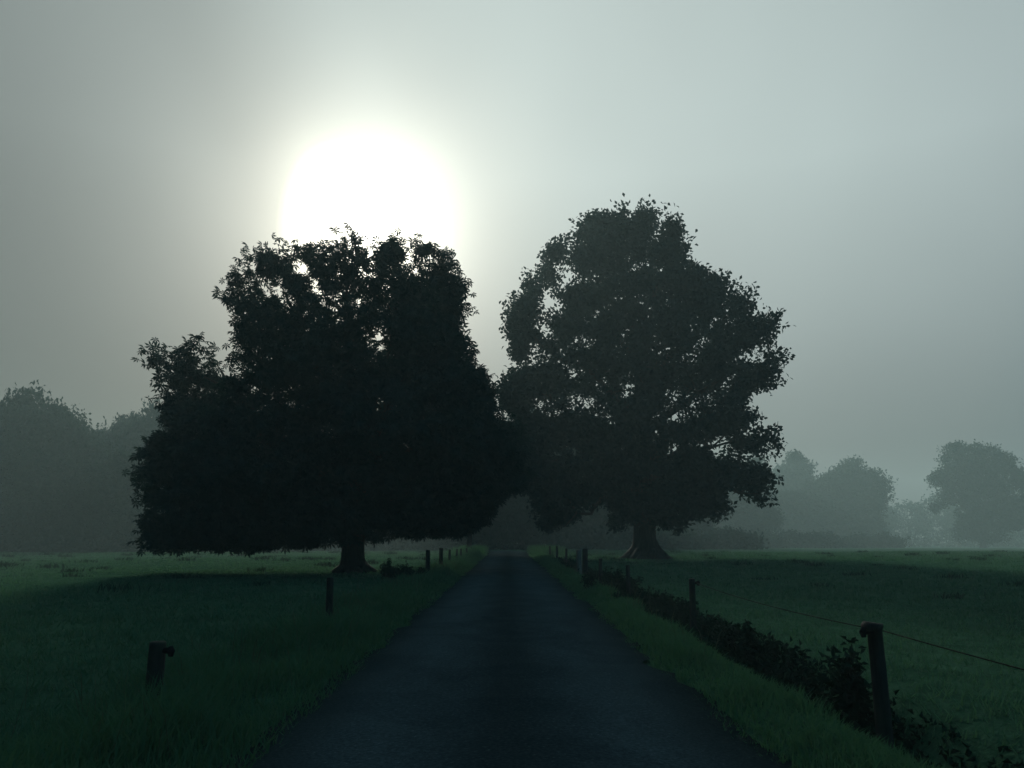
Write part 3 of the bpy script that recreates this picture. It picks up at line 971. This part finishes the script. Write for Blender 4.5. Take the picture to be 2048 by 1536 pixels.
def weed(px, d, top_y, n, spread, label, seed):
    x = at(px, 1072, d).x; z = tz(x, d)
    h = at(px, top_y, d).z - z
    t = empty('weed_plant', (x, d, z), label, 'weed')
    weed_mesh('leaves', h, n, spread, seed, t)
weed(1506, 10.4, 1238, 9, .14, 'upright dark weed in the ditch midway between the two nearest right posts', 1)
weed(1540, 9.4, 1302, 8, .14, 'low dark weed close to the flared nearest right post, on its far side', 2)
weed(1682, 7.7, 1268, 7, .10, 'narrow upright weed just left of the flared nearest right post', 3)
weed(1440, 11.9, 1225, 14, .25, 'bushy dark weed right beside the foot of the round-topped post', 4)
weed(1262, 18.6, 1172, 22, .34, 'round bushy weed hiding the foot of the post below the oak', 5)
weed(1216, 21.6, 1132, 26, .5, 'dark weed clump leaning against the short half-lost post', 6)
weed(790, 27.0, 1112, 14, .28, 'dark weed clump just right of the chestnut trunk foot', 7)
weed(812, 26.5, 1120, 12, .25, 'smaller weed clump between the chestnut trunk and the first thick post', 8)
weed(836, 25.5, 1126, 9, .2, 'low weed clump close left of the first thick short post', 9)

# rank weeds filling the ditch
r = np.random.default_rng(55)
n = 22000
y = 4 + 42 * r.uniform(0, 1, n) ** 1.5
x = r.normal(2.98, .22, n)
h = np.clip((y - 7.0) / 4.5, .14, 1) * np.clip((52 - y) / 26, .35, 1) * (.05 + .24 * vnoise(np.stack([x, y], 1), (.6, 1.1), 5) ** 1.3)
keep = (x > VERGE_R) & (x < 3.45) & (r.uniform(0, 1, n) < np.clip((y - 6.0) / 4, .12, 1))
x, y, h = x[keep], y[keep], h[keep]
z = terrain(x, y) + r.uniform(0, 1, len(x)) * h
tv, tf = sprig(5, .045, .075, .026, 71)
v, f = scatter(tv, tf, np.stack([x, y, z], 1), rand_rot(len(x), r), r.uniform(.7, 1.2, len(x)) * (.8 + .022 * y))
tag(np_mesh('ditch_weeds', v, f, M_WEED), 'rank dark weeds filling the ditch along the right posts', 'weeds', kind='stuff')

# ------------------------------------------------------------------ grass
def blades(x, y, h, w, lean, seed, tri3=True):
    r = np.random.default_rng(seed)
    n = len(x)
    z = terrain(x, y) - .01
    a = r.uniform(0, 2 * math.pi, n)
    dx, dy = np.cos(a), np.sin(a)
    b = r.uniform(0, 2 * math.pi, n)
    lx, ly = np.cos(b) * lean * h, np.sin(b) * lean * h
    base = np.stack([x, y, z], 1)
    side = np.stack([dx * w / 2, dy * w / 2, np.zeros(n)], 1)
    mid = base + np.stack([lx * .3, ly * .3, h * .55], 1)
    tip = base + np.stack([lx, ly, h * np.sqrt(np.maximum(1 - (lean * .6) ** 2, .1))], 1)
    if tri3:
        V = np.stack([base - side, base + side, mid + side * .8, mid - side * .8, tip], 1).reshape(-1, 3)
        o = np.arange(n)[:, None] * 5
        return V, [np.concatenate([o, o + 1, o + 2, o + 3], 1), np.concatenate([o + 3, o + 2, o + 4], 1)]
    V = np.stack([base - side, base + side, tip], 1).reshape(-1, 3)
    o = np.arange(n)[:, None] * 3
    return V, [np.concatenate([o, o + 1, o + 2], 1)]

r = np.random.default_rng(88)
# verges
n = 70000
y = 2.5 + 62 * r.uniform(0, 1, n) ** 2.0
left = r.uniform(0, 1, n) < .55
x = np.where(left, r.uniform(-3.3, ROAD_L + .17, n), r.uniform(ROAD_R - .17, VERGE_R + .15, n))
pn = vnoise(np.stack([x, y], 1), (.5, .8), 14)
edge = np.minimum(np.where(left, ROAD_L + .2 - x, x - ROAD_R + .2) / .6, 1)
h = (.06 + .26 * pn) * (.35 + .65 * edge) * np.where(left, 1.25, .9) * r.uniform(.6, 1.2, n)
w = .007 + .0011 * y * r.uniform(.7, 1.2, n)
V, Fc = blades(x, y, h, w, r.uniform(.2, .9, n), 1)
tag(np_mesh('verge_grass', V, Fc, M_GRASS), 'long green grass on the verges of the lane', 'grass', kind='stuff')
# pasture, denser near the camera
n = 170000
y = 2.2 + 76 * r.uniform(0, 1, n) ** 1.7
hw = .68 * y + 4
x = r.uniform(-1, 1, n) * hw
keep = (x < -3.0) | (x > 3.25)
x, y = x[keep], y[keep]; n = len(x)
pn = vnoise(np.stack([x, y], 1), (.8, .8), 24) * .6 + vnoise(np.stack([x, y], 1), (2.8, 2.8), 25) * .4
h = (.03 + .16 * pn ** 1.4) * r.uniform(.6, 1.3, n)
w = .010 + .0016 * y * r.uniform(.7, 1.2, n)
V, Fc = blades(x, y, h, w, r.uniform(.2, 1.0, n), 2, False)
tag(np_mesh('pasture_grass', V, Fc, M_FIELD), 'short grazed grass of the fields', 'grass', kind='stuff')
# tussocks dotted over the field
vs, fl, nv = [], [[], []], 0
nt_ = 130
ty = 19 + 55 * r.uniform(0, 1, nt_) ** .8
tx = np.where(r.uniform(0, 1, nt_) < .55, -(3.6 + r.uniform(0, 1, nt_) * (.66 * ty)), 4.0 + r.uniform(0, 1, nt_) * (.66 * ty))
cx = np.repeat(tx, 46); cy = np.repeat(ty, 46); n = len(cx)
sz = np.repeat(r.uniform(.5, 1.3, nt_), 46)
x = cx + r.normal(0, .26, n) * sz; y = cy + r.normal(0, .14, n) * sz
V, Fc = blades(x, y, r.uniform(.10, .26, n) * sz, .012 + .0012 * y, r.uniform(.3, 1.0, n), 3)
tag(np_mesh('tussocks', V, Fc, M_TUSS), 'dark tussocks scattered over the grazed field', 'grass', kind='stuff')
# dry flowering stalks in the left verge
n = 420
y = 5 + 30 * r.uniform(0, 1, n) ** 1.4
x = np.where(r.uniform(0, 1, n) < .75, r.normal(-2.7, .5, n), r.normal(2.4, .15, n))
keep = (x < -1.9) | ((x > 1.95) & (y > 9))
x, y = x[keep], y[keep]; n = len(x)
V, Fc = blades(x, y, r.uniform(.3, .62, n), .004 + .0004 * y, r.uniform(.15, .7, n), 4)
tag(np_mesh('grass_stalks', V, Fc, M_STRAW), 'thin dry seed stalks standing in the verge grass', 'grass', kind='stuff')
# taller tufts catching the sun at the lane end
n = 5000
y = r.uniform(60, 76, n)
x = np.where(r.uniform(0, 1, n) < .5, r.normal(-2.7, .7, n), r.normal(2.9, .7, n))
keep = (x < ROAD_L) | (x > ROAD_R)
x, y = x[keep], y[keep]; n = len(x)
V, Fc = blades(x, y, r.uniform(.25, .75, n), .07 * np.ones(n), r.uniform(.1, .5, n), 5)
tag(np_mesh('tall_grass', V, Fc, M_GRASS), 'taller grass where the lane comes out of the shade', 'grass', kind='stuff')

# ------------------------------------------------------------------ mist
hz = bpy.data.materials.new('mist')
hz.use_nodes = True
nt = hz.node_tree
for nn in list(nt.nodes):
    nt.nodes.remove(nn)
ho = nt.nodes.new('ShaderNodeOutputMaterial')
pv = nt.nodes.new('ShaderNodeVolumePrincipled')
pv.inputs['Color'].default_value = (.67, .90, .91, 1)
pv.inputs['Density'].default_value = .0014
pv.inputs['Anisotropy'].default_value = .3
nt.links.new(pv.outputs[0], ho.inputs['Volume'])
x0, x1, y0, y1, zz0, zz1 = -275, 275, -45, 345, -2.2, 25.5
hv = np.array([(a, b, c) for c in (zz0, zz1) for b in (y0, y1) for a in (x0, x1)])
hf = np.array([(0, 2, 3, 1), (4, 5, 7, 6), (0, 1, 5, 4), (2, 6, 7, 3), (0, 4, 6, 2), (1, 3, 7, 5)])
tag(np_mesh('haze', hv, hf, hz), 'pale morning mist lying over the fields', kind='stuff')
